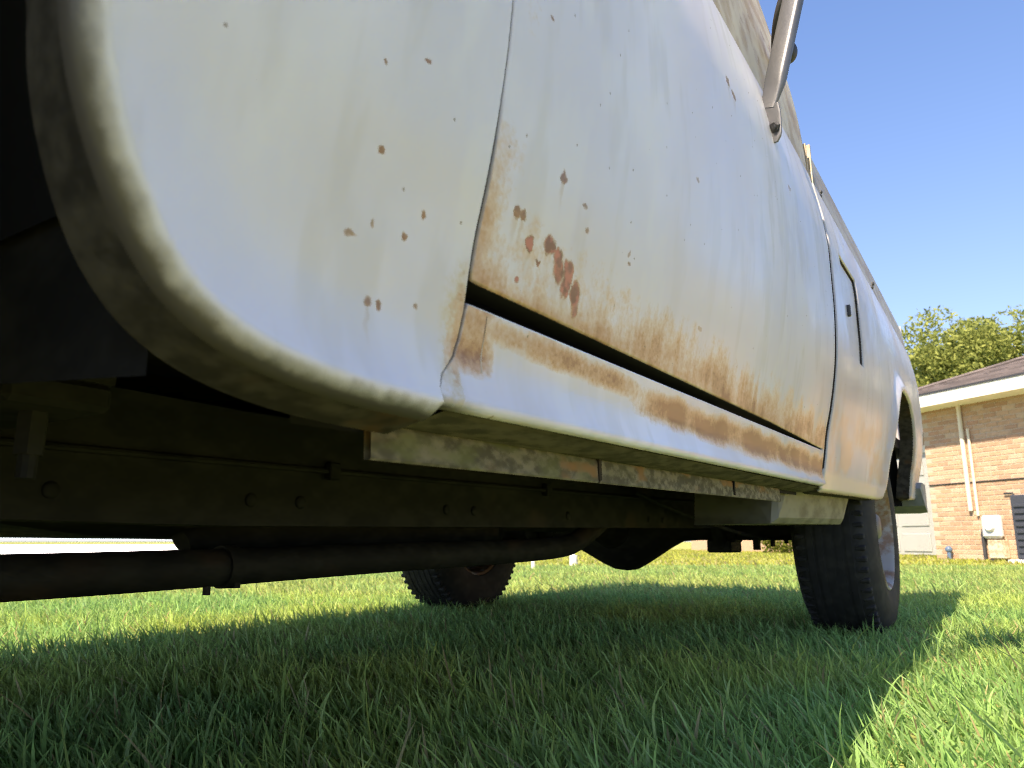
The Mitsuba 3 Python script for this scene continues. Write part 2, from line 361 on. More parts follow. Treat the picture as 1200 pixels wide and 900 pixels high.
# front fender: wheel opening with a flared, rolled lip
arc = [(-0.284 + 0.45 * math.cos(t), 0.327 + 0.45 * math.sin(t)) for t in np.linspace(math.radians(176), math.radians(27), 26)]
corner = [(.118, .5101), (.130, .4819), (.142, .4566), (.157, .4354), (.174, .4168), (.196, .4030), (.225, .3945), (.252, .3895), (.282, .3866), (.316, .3850), (.364, .3840), (.374, .3838)]
_c = np.array(arc + corner); _c = np.stack([np.where(_c[:, 0] > .05, _c[:, 0] * .982, _c[:, 0] - .001), .304 + (_c[:, 1] - .304) * np.where(_c[:, 0] > .05, .982, 1)], 1); _t = np.gradient(_c, axis=0); _t /= np.linalg.norm(_t, axis=1, keepdims=True)
_c = _c + np.stack([np.abs(_t[:, 1]) * np.sign(_c[:, 0] + .29), np.abs(_t[:, 0])], 1) * 0.0065     # inset by the roll of the lip
_s = np.r_[0, np.cumsum(np.linalg.norm(np.diff(_c, axis=0), axis=1))]
_u = np.linspace(0, _s[-1], 170)
_c = np.stack([PchipInterpolator(_s, _c[:, 0])(_u), PchipInterpolator(_s, _c[:, 1])(_u)], 1)
_k = np.array([1, 2, 3, 4, 5, 4, 3, 2, 1.]); _k /= _k.sum()
_c[4:-4] = np.stack([np.convolve(_c[:, i], _k, 'valid') for i in (0, 1)], 1)
arc, corner = [], [tuple(q) for q in _c if q[0] < .3545] + [(.3552, float(_c[-1, 1]))]
low_edge = LineString(arc + corner)
def fender_Y(x, z):
    y = SKIN(z)
    d = shapely.distance(low_edge, shapely.points(x, z))
    away = np.clip(1 - d / 0.060, 0, 1)
    return y - 0.0185 * away ** 1.9
def smooth01(a, b, x):
    t = np.clip((x - a) / (b - a), 0, 1)
    return t * t * (3 - 2 * t)
def fender_hem(x, z):
    d = low_edge.distance(Point(x, z))
    if d < 0.002 and x < 0.3548:
        low = smooth01(.52, .39, z)
        return (0.0125, 0.040 - 0.012 * low, -0.008 + 0.014 * low)
    return (0.0025, 0.03, 0.0)
fpoly = [(-1.08, .46)] + [(-0.745, .37)] + arc + corner + [(.3572, .399), (.3635, .409), (.3735, .4175), (.380, .4245), (.3845, .437), (.3864, .457), (.3860, .50), (.3860, .70), (.3860, .90), (.3860, 1.062), (-1.10, 1.03), (-1.13, .80), (-1.10, .50)]
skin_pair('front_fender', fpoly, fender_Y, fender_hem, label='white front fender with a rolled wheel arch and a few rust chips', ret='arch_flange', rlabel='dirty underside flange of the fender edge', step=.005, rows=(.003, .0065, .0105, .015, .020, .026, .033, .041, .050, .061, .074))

# door
def gap_hem(x, z): return (0.0022, 0.022, 0.0)
dpoly = [(.3925, .4795), (.45, .4795), (1.20, .4745), (1.606, .4665), (1.607, 1.062), (.3925, 1.062)]
DOOR = skin_pair('door', dpoly, lambda x, z: SKIN(z), gap_hem, label='white front door with red rust blisters and brown runs along its lower edge', rm='dark_cavity', ret='door_hem', step=.007)
# cab corner behind the door
cpoly = [(1.611, .389), (1.641, .389), (1.641, 1.062), (1.611, 1.062)]
skin_pair('cab_corner', cpoly, lambda x, z: SKIN(z) + 0.004 * smooth01(1.62, 1.641, x), lambda x, z: (.004, .03, 0) , ret='corner_return', rows=(.003, .006, .010), step=.006)
# sill
def sill_Y(x, z):
    return SKIN(z) - 0.011 * np.clip((.432 - z) / .036, 0, 1.1) ** 1.5
rpoly = [(.3615, .3965), (1.606, .3985), (1.606, .4605), (.3922, .4605), (.3920, .457), (.3902, .437), (.3858, .4245), (.3793, .4175), (.3692, .409), (.3630, .399)]
def sill_hem(x, z): return (0.009, 0.014, -0.003) if z < .3989 else (0.0022, 0.045, 0.0)
SILL = skin_pair('rocker_panel', rpoly, sill_Y, sill_hem, rm='sill_mud', label='white rocker panel with long brown rust patches under the door', ret='sill_return', rlabel='dirty underside of the rocker panel', step=.006, rows=(.0025, .0055, .0085, .012, .0155, .019, .023, .027, .031), grid=.012)
put('lap_seam', tube(rake([[.4145, float(sill_Y(np.array([.41]), np.array([z]))[0]) - .0002, z] for z in np.linspace(.418, .4585, 9)]), .0005, 6), 'tan_paint', True, SILL)

# underside of the sill and the pinch-weld flange
def strip_x(x0, x1, prof, n=40):
    """prof: (y, z) polyline swept along x, raked."""
    xs = np.linspace(x0, x1, n); k = len(prof)
    V = rake(np.array([[x, y, z] for x in xs for y, z in prof]))
    F = []
    for i in range(n - 1):
        for j in range(k - 1):
            a, b = i * k + j, (i + 1) * k + j
            F += [[a, b, b + 1], [a, b + 1, a + 1]]
    return trimesh.Trimesh(V, F, process=False)
for sd in (0, 1):
    mm = (lambda m: m) if sd == 0 else mirror_mesh
    put('sill_floor', mm(strip_x(.384, 1.64, [(.3000, .3885), (.3085, .3865), (.318, .3838), (.332, .3815), (.348, .3815), (.36, .382)])), 'sill_mud', 30, TRUCK)
    put('pinch_flange', mm(joined(strip_x(.362, .699, [(.3475, .385), (.3445, .378), (.3440, .366), (.3436, .3585), (.3450, .3570), (.350, .3575), (.3505, .380)]),
                                  strip_x(.703, 1.47, [(.3475, .385), (.3450, .378), (.3445, .366), (.3441, .3585), (.3455, .3570), (.350, .3575), (.3505, .380)]))), 'mossy_metal', 30, TRUCK, label='mossy rusty flange under the sill')
    for x in (.698, 1.17):
        put('weld_tab', mm(box([x, .3425, .3600 + RAKE * (x - .4)], [x + .006, .3455, .383 + RAKE * (x - .4)])), 'underbody_metal', False, TRUCK)
    # inner sill wall seen through the gap under the door, and the wall behind the flange
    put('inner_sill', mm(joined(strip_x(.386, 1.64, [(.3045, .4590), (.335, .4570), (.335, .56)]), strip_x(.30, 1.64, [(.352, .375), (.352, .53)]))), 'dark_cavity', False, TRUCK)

# greenhouse side: pillars, window frame
GREEN = PchipInterpolator([1.03, 1.12, 1.212, 1.5, 1.8], [.273, .2765, .284, .338, .405])
def green_Y(x, z): return GREEN(z)
gpoly = Polygon([(.40, 1.045), (1.606, 1.045), (1.632, 1.045), (1.612, 1.66), (1.55, 1.70), (1.00, 1.70), (.93, 1.67)], [[(.66, 1.19), (1.00, 1.60), (1.08, 1.60), (1.11, 1.56), (1.11, 1.22), (1.08, 1.19)]])
face, rt = panel(gpoly, green_Y, lambda x, z: (.004, .03, 0), rows=(.004, .012, .03), step=.02, grid=.05)
for sd in (0, 1):
    k = put_n('window_frame', *(face if sd == 0 else mirrored(face)), 'tan_paint', TRUCK, 'tan weathered window frame and rear pillar above the door' if sd == 0 else None)
    put_n('frame_return', *(rt if sd == 0 else mirrored(rt)), 'tan_paint', k)
def cabin_plate(lo, hi): 
    b = box(lo, hi); b.vertices[:] = rake(b.vertices); return b
put('cab_roof', hull(rake([[x, y if s == 0 else 2 * MID - y, z] for s in (0, 1) for x, y, z in ((.93, .405, 1.69), (1.00, .44, 1.76), (1.5, .44, 1.775), (1.60, .42, 1.72), (1.61, .405, 1.67), (.97, .405, 1.66))])), 'truck_paint', 30, TRUCK)
put('cab_back', joined(cabin_plate([1.60, .32, .56], [1.628, 2 * MID - .32, 1.17]), cabin_plate([1.60, .40, 1.60], [1.615, 2 * MID - .40, 1.68])), 'faded_paint', False, TRUCK)
put('rear_window', hull(rake([[1.606, .42, 1.175], [1.606, 2 * MID - .42, 1.175], [1.600, .42, 1.595], [1.600, 2 * MID - .42, 1.595]] + [[1.610, .42, 1.175], [1.610, 2 * MID - .42, 1.175], [1.604, .42, 1.595], [1.604, 2 * MID - .42, 1.595]])), 'window_glass', False, TRUCK)
WS = rake(np.array([[.43, .33, 1.09], [.43, 2 * MID - .33, 1.09], [.93, 2 * MID - .40, 1.68], [.93, .40, 1.68]]))
put('windscreen', trimesh.Trimesh(WS, [[0, 1, 2], [0, 2, 3]], process=False), 'window_glass', False, TRUCK)
put('cab_floor', joined(cabin_plate([.20, .352, .53], [1.63, 2 * MID - .352, .56]), cabin_plate([.20, .36, .45], [.24, 2 * MID - .36, 1.0])), 'underbody_metal', False, TRUCK)
put('bench_seat', joined(box([.95, .45, .62], [1.42, 2 * MID - .45, .85], .05), box([1.40, .45, .70], [1.55, 2 * MID - .45, 1.22], .05)), 'seat_vinyl', 30, TRUCK)
put('dashboard', box([.36, .36, .85], [.62, 2 * MID - .36, 1.06], .04), 'seat_vinyl', 30, TRUCK)
put('hood', hull(rake([[x, y if s == 0 else 2 * MID - y, z] for s in (0, 1) for x, y, z in ((-1.10, .30, 1.02), (-1.06, .36, 1.055), (.36, .285, 1.062), (.40, .36, 1.10), (-1.08, .32, .99), (.38, .30, 1.03))])), 'truck_paint', 30, TRUCK)
put('radiator_support', cabin_plate([-1.09, .30, .52], [-1.04, 2 * MID - .30, 1.00]), 'dark_cavity', False, TRUCK)
put('grille', joined(*[box([-1.14, .42, z], [-1.09, 2 * MID - .42, z + .022], .004) for z in np.linspace(.66, .92, 7)]), 'galvanised_steel', False, TRUCK)
for y in (.40, 2 * MID - .40):
    put('headlight', lathe_y([(.001, 0), (.06, .005), (.085, .02), (.09, .05)], np.zeros(3), 24).apply_transform(trimesh.transformations.rotation_matrix(-math.pi / 2, [0, 0, 1])).apply_translation([-1.15, y, .82]), 'lamp_lens', 30, TRUCK)
put('front_bumper', box([-1.30, .26, .44], [-1.16, 2 * MID - .26, .60], .03), 'galvanised_steel', 30, TRUCK)
# wheel housings
def housing(cx, r, y0, y1, a0=-10, a1=190, n=28):
    a = np.radians(np.linspace(a0, a1, n))
    V = np.array([[cx + r * math.cos(t), y, .40 + r * math.sin(t)] for y in (y0, y1) for t in a])
    F = [[i, i + 1, n + i + 1] for i in range(n - 1)] + [[i, n + i + 1, n + i] for i in range(n - 1)]
    V = np.vstack([V, [[cx, y1, .40]]])
    F += [[n + i, n + i + 1, 2 * n] for i in range(n - 1)]
    return trimesh.Trimesh(rake(V), F, process=False)
for sd in (0, 1):
    mm = (lambda m: m) if sd == 0 else mirror_mesh
    put('inner_fender', mm(joined(housing(XF, .485, .335, .80, 10, 184))), 'dark_cavity', 30, TRUCK)
    put('splash_shield', mm(trimesh.Trimesh(rake(np.array([[.190, .322, .382], [.197, .478, .397], [.200, .80, .43], [.186, .322, .66], [.186, .80, .66], [.3, .80, .66], [.3, .322, .66]])), [[0, 1, 3], [1, 4, 3], [1, 2, 4], [3, 4, 5], [3, 5, 6]], process=False)), 'underbody_metal', False, TRUCK)

# ------------------------------------------------------------------ bed
ARCH = [(2.500, .398), (2.512, .44), (2.545, .53), (2.60, .63), (2.66, .70), (2.74, .752), (2.83, .772), (2.95, .772), (3.05, .755), (3.13, .71), (3.19, .64), (3.235, .55), (3.26, .46), (3.27, .42)]
al = LineString(ARCH)
def bed_Y(x, z):
    y = SKIN(z)
    d = shapely.distance(al, shapely.points(x, z))
    return y - 0.018 * smooth01(0.07, 0.0, d) ** 1.6 + 0.005 * np.clip((.424 - z) / .028, 0, 1.2) ** 1.3
def bed_hem(x, z):
    if al.distance(Point(x, z)) < .003: return (0.010, 0.045, -0.004)
    if z < .43 : return (0.010, 0.030, 0.002)
    return (0.0035, 0.03, 0.0)
bpoly = [(1.661, .3905), (2.10, .395), (2.485, .397)] + ARCH[1:] + [(3.30, .418), (3.70, .43), (3.72, .60), (3.72, 1.062), (1.661, 1.062)]
fx0, fx1, fz0, fz1 = 1.775, 2.02, .700, .935           # fuel door opening
hole = [(fx0, fz0 + .06), (fx0, fz1), (fx1, fz1), (fx1, fz0), (fx0 + .06, fz0)]
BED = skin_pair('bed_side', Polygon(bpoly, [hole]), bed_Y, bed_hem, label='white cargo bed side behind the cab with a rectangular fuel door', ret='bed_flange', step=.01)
iz = Polygon(hole).buffer(-.0075, join_style=2)
face, rt = panel(list(iz.exterior.coords)[:-1], lambda x, z: SKIN(z) + .008, lambda x, z: (.002, .012, 0), rows=(.003, .01), step=.01, grid=.03)
k = put_n('fuel_door', *face, 'truck_paint', TRUCK, 'rectangular fuel door with a small dark latch')
put_n('door_hem', *rt, 'dark_cavity', k)
put('latch', box([1.862, .2445, .800 + .027], [1.874, .2530, .828 + .027], .002), 'dark_steel', False, k)
put('filler_box', cabin_plate([fx0 - .01, .265, fz0 - .01], [fx1 + .01, .267, fz1 + .01]), 'dark_cavity', False, TRUCK)
# rail above the crease
lpoly = [(1.735, 1.067), (3.72, 1.067), (3.72, 1.215), (1.735, 1.215)]
RAIL = skin_pair('bed_rail', lpoly, lambda x, z: 0.2725 + .13 * (z - 1.067) + .05 * smooth01(1.19, 1.215, z) ** 2 * .3, lambda x, z: (.006, .05, 0), m='faded_paint', rm='faded_paint', ret='rail_top', label='faded rail along the top of the cargo bed', rows=(.004, .012, .03), step=.02, grid=.05)
for x, z in ((2.62, 1.085), (2.70, 1.12)):
    put('rail_bolt', trimesh.creation.icosphere(2, .008).apply_translation([x, .2725 + .13 * (z - 1.067), z + RAKE * (x - .4)]), 'dark_steel', True, RAIL)
for x, z in ((1.80, 1.10), (1.765, 1.075)):
    put('rail_bolt', trimesh.creation.icosphere(2, .005).apply_translation([x, .2725 + .13 * (z - 1.067), z + RAKE * (x - .4)]), 'dark_steel', True, RAIL)
put('bed_front_panel', joined(cabin_plate([1.690, .274, 1.03], [1.698, .33, 1.175]), cabin_plate([1.690, .30, .56], [1.698, 2 * MID - .30, 1.21]), cabin_plate([1.660, .278, 1.03], [1.668, .33, 1.165])), 'tan_paint', False, TRUCK)
put('bed_floor', cabin_plate([1.684, .30, .60], [3.70, 2 * MID - .30, .64]), 'underbody_metal', False, TRUCK)
put('tailgate', cabin_plate([3.70, .285, .62], [3.735, 2 * MID - .285, 1.20]), 'truck_paint', False, TRUCK)
for y in (.30, 2 * MID - .37):
    put('tail_lamp', box([3.722, y, .72], [3.75, y + .07, 1.0], .005), 'lamp_red', False, TRUCK)
put('rear_bumper', hull([[x, y if s == 0 else 2 * MID - y, z] for s in (0, 1) for x, y, z in ((3.74, .262, .545), (3.60, .262, .545), (3.585, .27, .52), (3.64, .262, .45), (3.74, .262, .425), (3.86, .30, .425), (3.88, .31, .53))]), 'bumper_paint', False, TRUCK)
for sd in (0, 1):
    mm = (lambda m: m) if sd == 0 else mirror_mesh
    put('rear_wheelhouse', mm(joined(housing(2.88, .44, .318, .70, -2, 182))), 'dark_cavity', 30, TRUCK)

# ------------------------------------------------------------------ wheels
def make_tyre(c, side):
    """side=+1: the outer face looks towards -y"""
    w, R = .125, .358
    prof = [(.195, -.100), (.202, -.112), (.235, -.124), (.275, -.127), (.315, -.118), (.338, -.104), (.350, -.092), (.3565, -.078), (.358, -.04), (.359, 0)]
    prof = prof + [(r, -y) for r, y in prof[::-1][1:]]
    n = 96
    m = lathe_y(prof, np.zeros(3), n)
    v = m.vertices.copy()
    rad = np.hypot(v[:, 0], v[:, 2]); ang = np.arctan2(v[:, 2], v[:, 0])
    lug = (np.floor(ang / (2 * np.pi) * 48 + .01) % 2 == 0)
    sh = (rad > .335) & (np.abs(v[:, 1]) > .07)
    v[sh & lug, 0] *= .998; v[sh & lug, 2] *= .998
    rib = (rad > .3575) & (np.abs(v[:, 1]) < .05)
    m = trimesh.Trimesh(v, m.faces, process=False)
    parts = [m]
    for yy in (-.056, -.028, .0, .028, .056):                       # tread ribs
        parts.append(lathe_y([(.356, yy - .010), (.3605, yy - .009), (.3605, yy + .009), (.356, yy + .010)], np.zeros(3), 72))
    for k in range(80):                                               # shoulder lugs
        for s in (-1, 1):
            a = 2 * math.pi * k / 64
            b = box([-.0075, s * .070 - .0 if s > 0 else -.101, .333], [.0075, .101 if s > 0 else -.070, .3575], .003)
            b.apply_transform(trimesh.transformations.rotation_matrix(a, [0, 1, 0]))
            parts.append(b)
    m = joined(*parts)
    v = m.vertices
    zc = -(ZW - .012)
    v[:, 2] = np.where(v[:, 2] < zc, zc + (v[:, 2] - zc) * .1, v[:, 2])   # flattened on the ground
    if side < 0: 
        m = trimesh.Trimesh(v * [1, -1, 1], m.faces[:, ::-1], process=False)
    m.apply_translation(c)
    return m
def make_rim(c, side):
    prof = [(.203, -.108), (.209, -.117), (.204, -.120), (.196, -.112), (.186, -.085), (.176, -.055), (.168, -.030), (.155, -.026), (.120, -.045), (.095, -.060), (.085, -.060), (.0, -.058)]
    back = [(.203, -.108), (.190, -.06), (.178, .0), (.190, .10), (.206, .112)]
    m = joined(lathe_y(prof, np.zeros(3), 64), lathe_y(back, np.zeros(3), 64))
    for k in range(8):
        a = 2 * math.pi * k / 8
    if side < 0: m = trimesh.Trimesh(m.vertices * [1, -1, 1], m.faces[:, ::-1], process=False)
    m.apply_translation(c); return m
def make_hub(c, side):
    m = joined(lathe_y([(.0, -.108), (.030, -.106), (.042, -.098), (.046, -.058)], np.zeros(3), 32))
    if side < 0: m = trimesh.Trimesh(m.vertices * [1, -1, 1], m.faces[:, ::-1], process=False)
    m.apply_translation(c); return m
def make_drum(c, side):
    m = lathe_y([(.0, .10), (.10, .098), (.150, .09), (.160, .07), (.160, .02)], np.zeros(3), 40)
    if side < 0: m = trimesh.Trimesh(m.vertices * [1, -1, 1], m.faces[:, ::-1], process=False)
    m.apply_translation(c); return m
YL = .452
for x in (XR, XF):
    for side, y in ((1, YL), (-1, 2 * MID - YL)):
        base, i, W = TRUCK + '__wheel', 0, TRUCK + '__wheel'
        while W + '__tyre' in scene:
            i += 1; W = f'{base}_{i:03d}'
        c = np.array([x, y, ZW])
        put('tyre', make_tyre(c, side), 'tyre_rubber', 35, W)
        put('rim', make_rim(c, side), 'rim_steel', 30, W)
        put('hub_cap', make_hub(c, side), 'galvanised_steel', 30, W)
        put('brake_drum', make_drum(c, side), 'underbody_metal', 30, W)
        for k in range(8):
            a = 2 * math.pi * k / 8
            put('lug_nut', trimesh.creation.cylinder(.010, .022, sections=6).apply_transform(trimesh.transformations.rotation_matrix(math.pi / 2, [1, 0, 0])).apply_translation(c + [.066 * math.cos(a), -side * .068, .066 * math.sin(a)]), 'dark_steel', False, W)
tag(TRUCK + '__wheel', 'rear wheel with a lugged black tyre and a rust spotted steel rim')

# ------------------------------------------------------------------ chassis
def fr(y0, y1):
    pts = [(-1.15, .47, .57), (-.45, .47, .60), (.10, .36, .50), (.24, .325, .47), (.60, .322, .465), (1.8, .337, .48), (2.45, .345, .49), (2.62, .42, .56), (3.05, .44, .58), (3.25, .40, .53), (3.70, .40, .52)]
    out = []
    for (xa, la, ha), (xb, lb, hb) in zip(pts[:-1], pts[1:]):
        out.append(hull([[x, y, z] for x, l, h in ((xa, la, ha), (xb, lb, hb)) for y in (y0, y1) for z in (l, h)]))
    return joined(*out)
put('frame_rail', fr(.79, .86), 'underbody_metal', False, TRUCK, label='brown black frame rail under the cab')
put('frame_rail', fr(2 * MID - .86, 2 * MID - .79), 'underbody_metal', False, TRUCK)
for x, z in ((-.35, .40), (.90, .335), (2.2, .38), (3.5, .42)):
    put('cross_member', box([x, .86, z], [x + .09, 2 * MID - .86, z + .12], .01), 'underbody_metal', False, TRUCK)
put('fuel_line', tube(bez([[.24, .783, .395], [.8, .783, .40], [1.6, .783, .41], [2.2, .783, .42], [2.5, .783, .45]], 30), .004, 8), 'underbody_metal', 40, TRUCK)
for x in (.30, .38, .62, .70, 1.02, 1.10, 1.45, 1.9, 2.0):
    put('frame_rivet', trimesh.creation.icosphere(2, .011).apply_transform(np.diag([.8, .35, .8, 1])).apply_translation([x, .789, .352 + .004 * x]), 'underbody_metal', True, TRUCK)
put('line_clip', box([.74, .776, .388], [.76, .790, .412], .002), 'underbody_metal', False, TRUCK)
put('line_clip', box([1.34, .776, .395], [1.36, .790, .419], .002), 'underbody_metal', False, TRUCK)
# cab mount bracket with its bolt, seen at the left edge
put('cab_mount', joined(box([.215, .52, .392], [.285, .80, .412], .004), box([.215, .52, .412], [.285, .535, .47])), 'underbody_metal', False, TRUCK, label='cab mount bracket behind the front wheel')
put('mount_bolt', joined(trimesh.creation.cylinder(.010, .03, sections=6).apply_translation([.252, .56, .377]), trimesh.creation.cylinder(.0065, .02, sections=10).apply_translation([.252, .56, .356])), 'underbody_metal', False, TRUCK)
put('transmission', joined(hull([[x, y, z] for x, w, lo, hi in ((.30, .28, .34, .62), (.62, .16, .31, .55), (1.25, .13, .305, .50)) for y in (MID - w, MID + w) for z in (lo, hi)]), hull([[x, y, z] for x, w, lo, hi in ((1.25, .18, .292, .50), (1.70, .16, .295, .48)) for y in (MID - w, MID + w) for z in (lo, hi)])), 'underbody_metal', False, TRUCK)
put('engine_sump', joined(box([-.75, MID - .22, .38], [.20, MID + .22, .80], .06), box([-.95, MID - .30, .60], [.15, MID + .30, .92], .08)), 'dark_cavity', 30, TRUCK)
put('drive_shaft', tube([[1.70, MID, .38], [2.70, MID, .37]], .042, 16), 'underbody_metal', 40, TRUCK)
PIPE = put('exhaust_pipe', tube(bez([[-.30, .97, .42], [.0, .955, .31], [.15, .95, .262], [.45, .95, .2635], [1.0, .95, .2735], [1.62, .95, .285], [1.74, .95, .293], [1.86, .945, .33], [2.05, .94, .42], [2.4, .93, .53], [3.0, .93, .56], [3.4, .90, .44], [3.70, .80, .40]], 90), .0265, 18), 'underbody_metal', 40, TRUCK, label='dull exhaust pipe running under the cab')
put('pipe_clamp', joined(tube([[.700, .95, .2675], [.722, .95, .268]], .0305, 18), box([.675, .942, .2300], [.682, .950, .245]), box([.712, .930, .238], [.722, .968, .246])), 'underbody_metal', 40, PIPE)
put('muffler', joined(tube(bez([[.735, 1.10, .304], [.76, 1.10, .318], [1.0, 1.10, .324], [1.50, 1.10, .332], [1.60, 1.10, .326]], 30), np.interp(np.linspace(0, 1, 30), [0, .06, .12, .9, 1], [.022, .04, .047, .047, .03]), 20)), 'underbody_metal', 40, TRUCK)
AX = put('rear_axle', joined(tube([[XR, .50, ZW], [XR, 2 * MID - .50, ZW]], .046, 18)), 'underbody_metal', 40, TRUCK)
prof = [(.045, -.30), (.05, -.24), (.075, -.19), (.105, -.14), (.140, -.08), (.160, -.04), (.164, 0), (.160, .04), (.140, .09), (.105, .16), (.075, .22), (.05, .28), (.045, .33)]
put('differential', joined(lathe_y(prof, np.array([XR, MID, ZW]), 36), tube([[XR - .30, MID, ZW + .01], [XR - .16, MID, ZW], [XR, MID, ZW]], [.045, .07, .13], 18)), 'underbody_metal', 40, TRUCK, label='dark rear axle housing hanging under the bed')
for sd in (0, 1):
    mm = (lambda m: m) if sd == 0 else mirror_mesh
    leafs = [tube(bez([[XR - .62 + .1 * i, .80, .46 - .012 * i + .0 * i], [XR - .3, .80, .435 - .012 * i], [XR, .80, .415 - .010 * i], [XR + .3, .80, .45 - .012 * i], [XR + .62 - .1 * i, .80, .50 - .014 * i]], 20), .014, 6) for i in range(4)]
    put('leaf_spring', mm(joined(*leafs)), 'underbody_metal', False, TRUCK)
    put('spring_plate', mm(joined(box([XR - .07, .84, .262], [XR + .07, .93, .310], .006), box([XR - .05, .83, .30], [XR + .05, .92, .40], .004))), 'underbody_metal', False, TRUCK)
    put('shock_absorber', mm(joined(tube([[XR - .05, .88, .285], [XR - .22, .90, .62]], .026, 14))), 'underbody_metal', 40, TRUCK)
    put('brake_line', mm(joined(tube(bez([[1.70, .74, .42], [2.3, .72, .345], [2.62, .70, .318], [2.78, .68, .312], [2.83, .60, .32]], 24), .006, 8), box([2.80, .745, .272], [2.83, .765, .312]), box([2.79, .69, .285], [2.815, .70, .312]), box([2.80, .645, .295], [2.82, .655, .315]))), 'underbody_metal', False, TRUCK)
tank = hull([[x, y, z] for x, y, z in ((1.56, .372, .350), (2.30, .372, .365), (1.545, .385, .338), (2.32, .385, .350), (1.60, .56, .338), (2.32, .56, .350), (1.62, .355, .44), (2.36, .355, .45), (1.64, .56, .60), (2.36, .56, .60), (1.62, .37, .60), (2.36, .37, .60))])
put('fuel_tank', tank, 'tank_metal', False, TRUCK, label='pale grey side fuel tank ahead of the rear wheel')

# ------------------------------------------------------------------ mirror arms on the door
def strap(path, w, t, n=16, across=(.35, 1, .2)):
    path = np.array(path, float); across = np.array(across, float); across /= np.linalg.norm(across)
    tg = np.gradient(path, axis=0); tg /= np.linalg.norm(tg, axis=1, keepdims=True)
    V = []
    w = np.broadcast_to(w, (len(path),)); t = np.broadcast_to(t, (len(path),))
    a = np.arange(n) / n * 2 * np.pi
    for p, d, ww, tt in zip(path, tg, w, t):
        u = across - d * (across @ d); u /= np.linalg.norm(u); q = np.cross(d, u)
        ca, sa = np.cos(a), np.sin(a)
        V.append(p + (np.sign(ca) * np.abs(ca) ** .6)[:, None] * u * ww / 2 + (np.sign(sa) * np.abs(sa) ** .6)[:, None] * q * tt / 2)
    V = np.vstack(V); F = []
    for i in range(len(path) - 1):
        for j in range(n):
            p, q = i * n + j, i * n + (j + 1) % n
            F += [[p, p + n, q + n], [p, q + n, q]]
    V = np.vstack([V, path[:1], path[-1:]]); e = (len(path) - 1) * n
    for j in range(n):
        F += [[len(V) - 2, j, (j + 1) % n], [len(V) - 1, e + (j + 1) % n, e + j]]
    m = trimesh.Trimesh(V, F, process=False); m.fix_normals(); return m
foot = np.array([1.192, .2600, .992])
P = np.linspace(foot + [0, -.0095, .028], [1.200, .120, 1.50], 40)
P[:4] += np.array([[0, .004, 0], [0, .002, 0], [0, .001, 0], [0, 0, 0]])
u = np.linspace(0, 1, 40)
ARM = put('mirror_arm', joined(strap(P, np.interp(u, [0, .04, .09, 1], [.030, .034, .038, .038]), np.interp(u, [0, .04, .10, 1], [.006, .011, .020, .020])),
    strap(bez([foot + [.004, -.010, -.036], foot + [.003, -.011, -.018], foot + [.001, -.012, .004], foot + [-.002, -.012, .030]], 10), [.018, .030, .034, .034, .034, .034, .034, .034, .032, .030], .005)), 'galvanised_steel', 45, TRUCK, label='bare metal mirror arm bolted to the door')
put('arm_bolt', joined(trimesh.creation.cylinder(.009, .008, sections=6).apply_transform(trimesh.transformations.rotation_matrix(math.radians(60), [.55, 1, 0])).apply_translation(foot + [-.003, -.016, -.012]), trimesh.creation.cylinder(.004, .014, sections=8).apply_transform(trimesh.transformations.rotation_matrix(math.radians(60), [.55, 1, 0])).apply_translation(foot + [-.005, -.018, -.012])), 'dark_steel', False, ARM)
put('mirror_brace', joined(tube(bez([[1.40, .268, 1.245], [1.36, .245, 1.26], [1.33, .225, 1.30], [1.27, .17, 1.42], [1.20, .125, 1.48]], 24), .0085, 10), tube(bez([[1.385, .272, 1.235], [1.30, .245, 1.27], [1.27, .21, 1.33], [1.22, .15, 1.46]], 24), .007, 10)), 'dark_steel', 40, TRUCK)
put('brace_knob', trimesh.creation.icosphere(3, .017).apply_transform(np.diag([1, 1, 1.25, 1])).apply_translation([1.26, .2270, 1.157]), 'dark_steel', True, TRUCK)
put('mirror_head', box([1.13, .02, 1.45], [1.18, .20, 1.74], .02), 'galvanised_steel', 30, TRUCK)

# ------------------------------------------------------------------ ground
def lawn_color(p, n, uv):
    f = fbm(p.x * 1.4, p.y * 1.4, 0.0, 4)
    g = fbm(p.x * 30, p.y * 30, 1.0, 3)
    c = mix((0.20, 0.24, 0.08), (0.27, 0.27, 0.09), f)
    c = mix(c, (0.16, 0.15, 0.055), smoothstep(0.5, 0.75, g) * 0.5)
    return c
bsdf('soil_and_thatch', proc(lawn_color), 0.95, 0.1, bump=proc(lambda p, n, uv: 0.03 * fbm(p.x * 25, p.y * 25, 0.0, 3), eps=4e-3))
def sheet(x0, y0, x1, y1, z): return trimesh.Trimesh([[x0, y0, z], [x1, y0, z], [x1, y1, z], [x0, y1, z]], [[0, 1, 2], [0, 2, 3]], process=False)
put('lawn', sheet(-250, -250, 250, 250, 0.0), 'soil_and_thatch', kind='structure', label='green lawn around the truck and the house')
bsdf('concrete', proc(lambda p, n, uv: mix((0.58, 0.58, 0.58), (0.66, 0.66, 0.66), fbm(p.x * 3, p.y * 3, 0.0, 4))), 0.9, 0.2)
put('street', trimesh.Trimesh([[3, 14, .012], [12, 14, .012], [42, 64, .012], [-30, 90, .012], [-30, 14, .012]], [[0, 1, 4], [1, 2, 3], [1, 3, 4]], process=False), 'concrete', kind='structure', label='pale concrete street beyond the lawn')

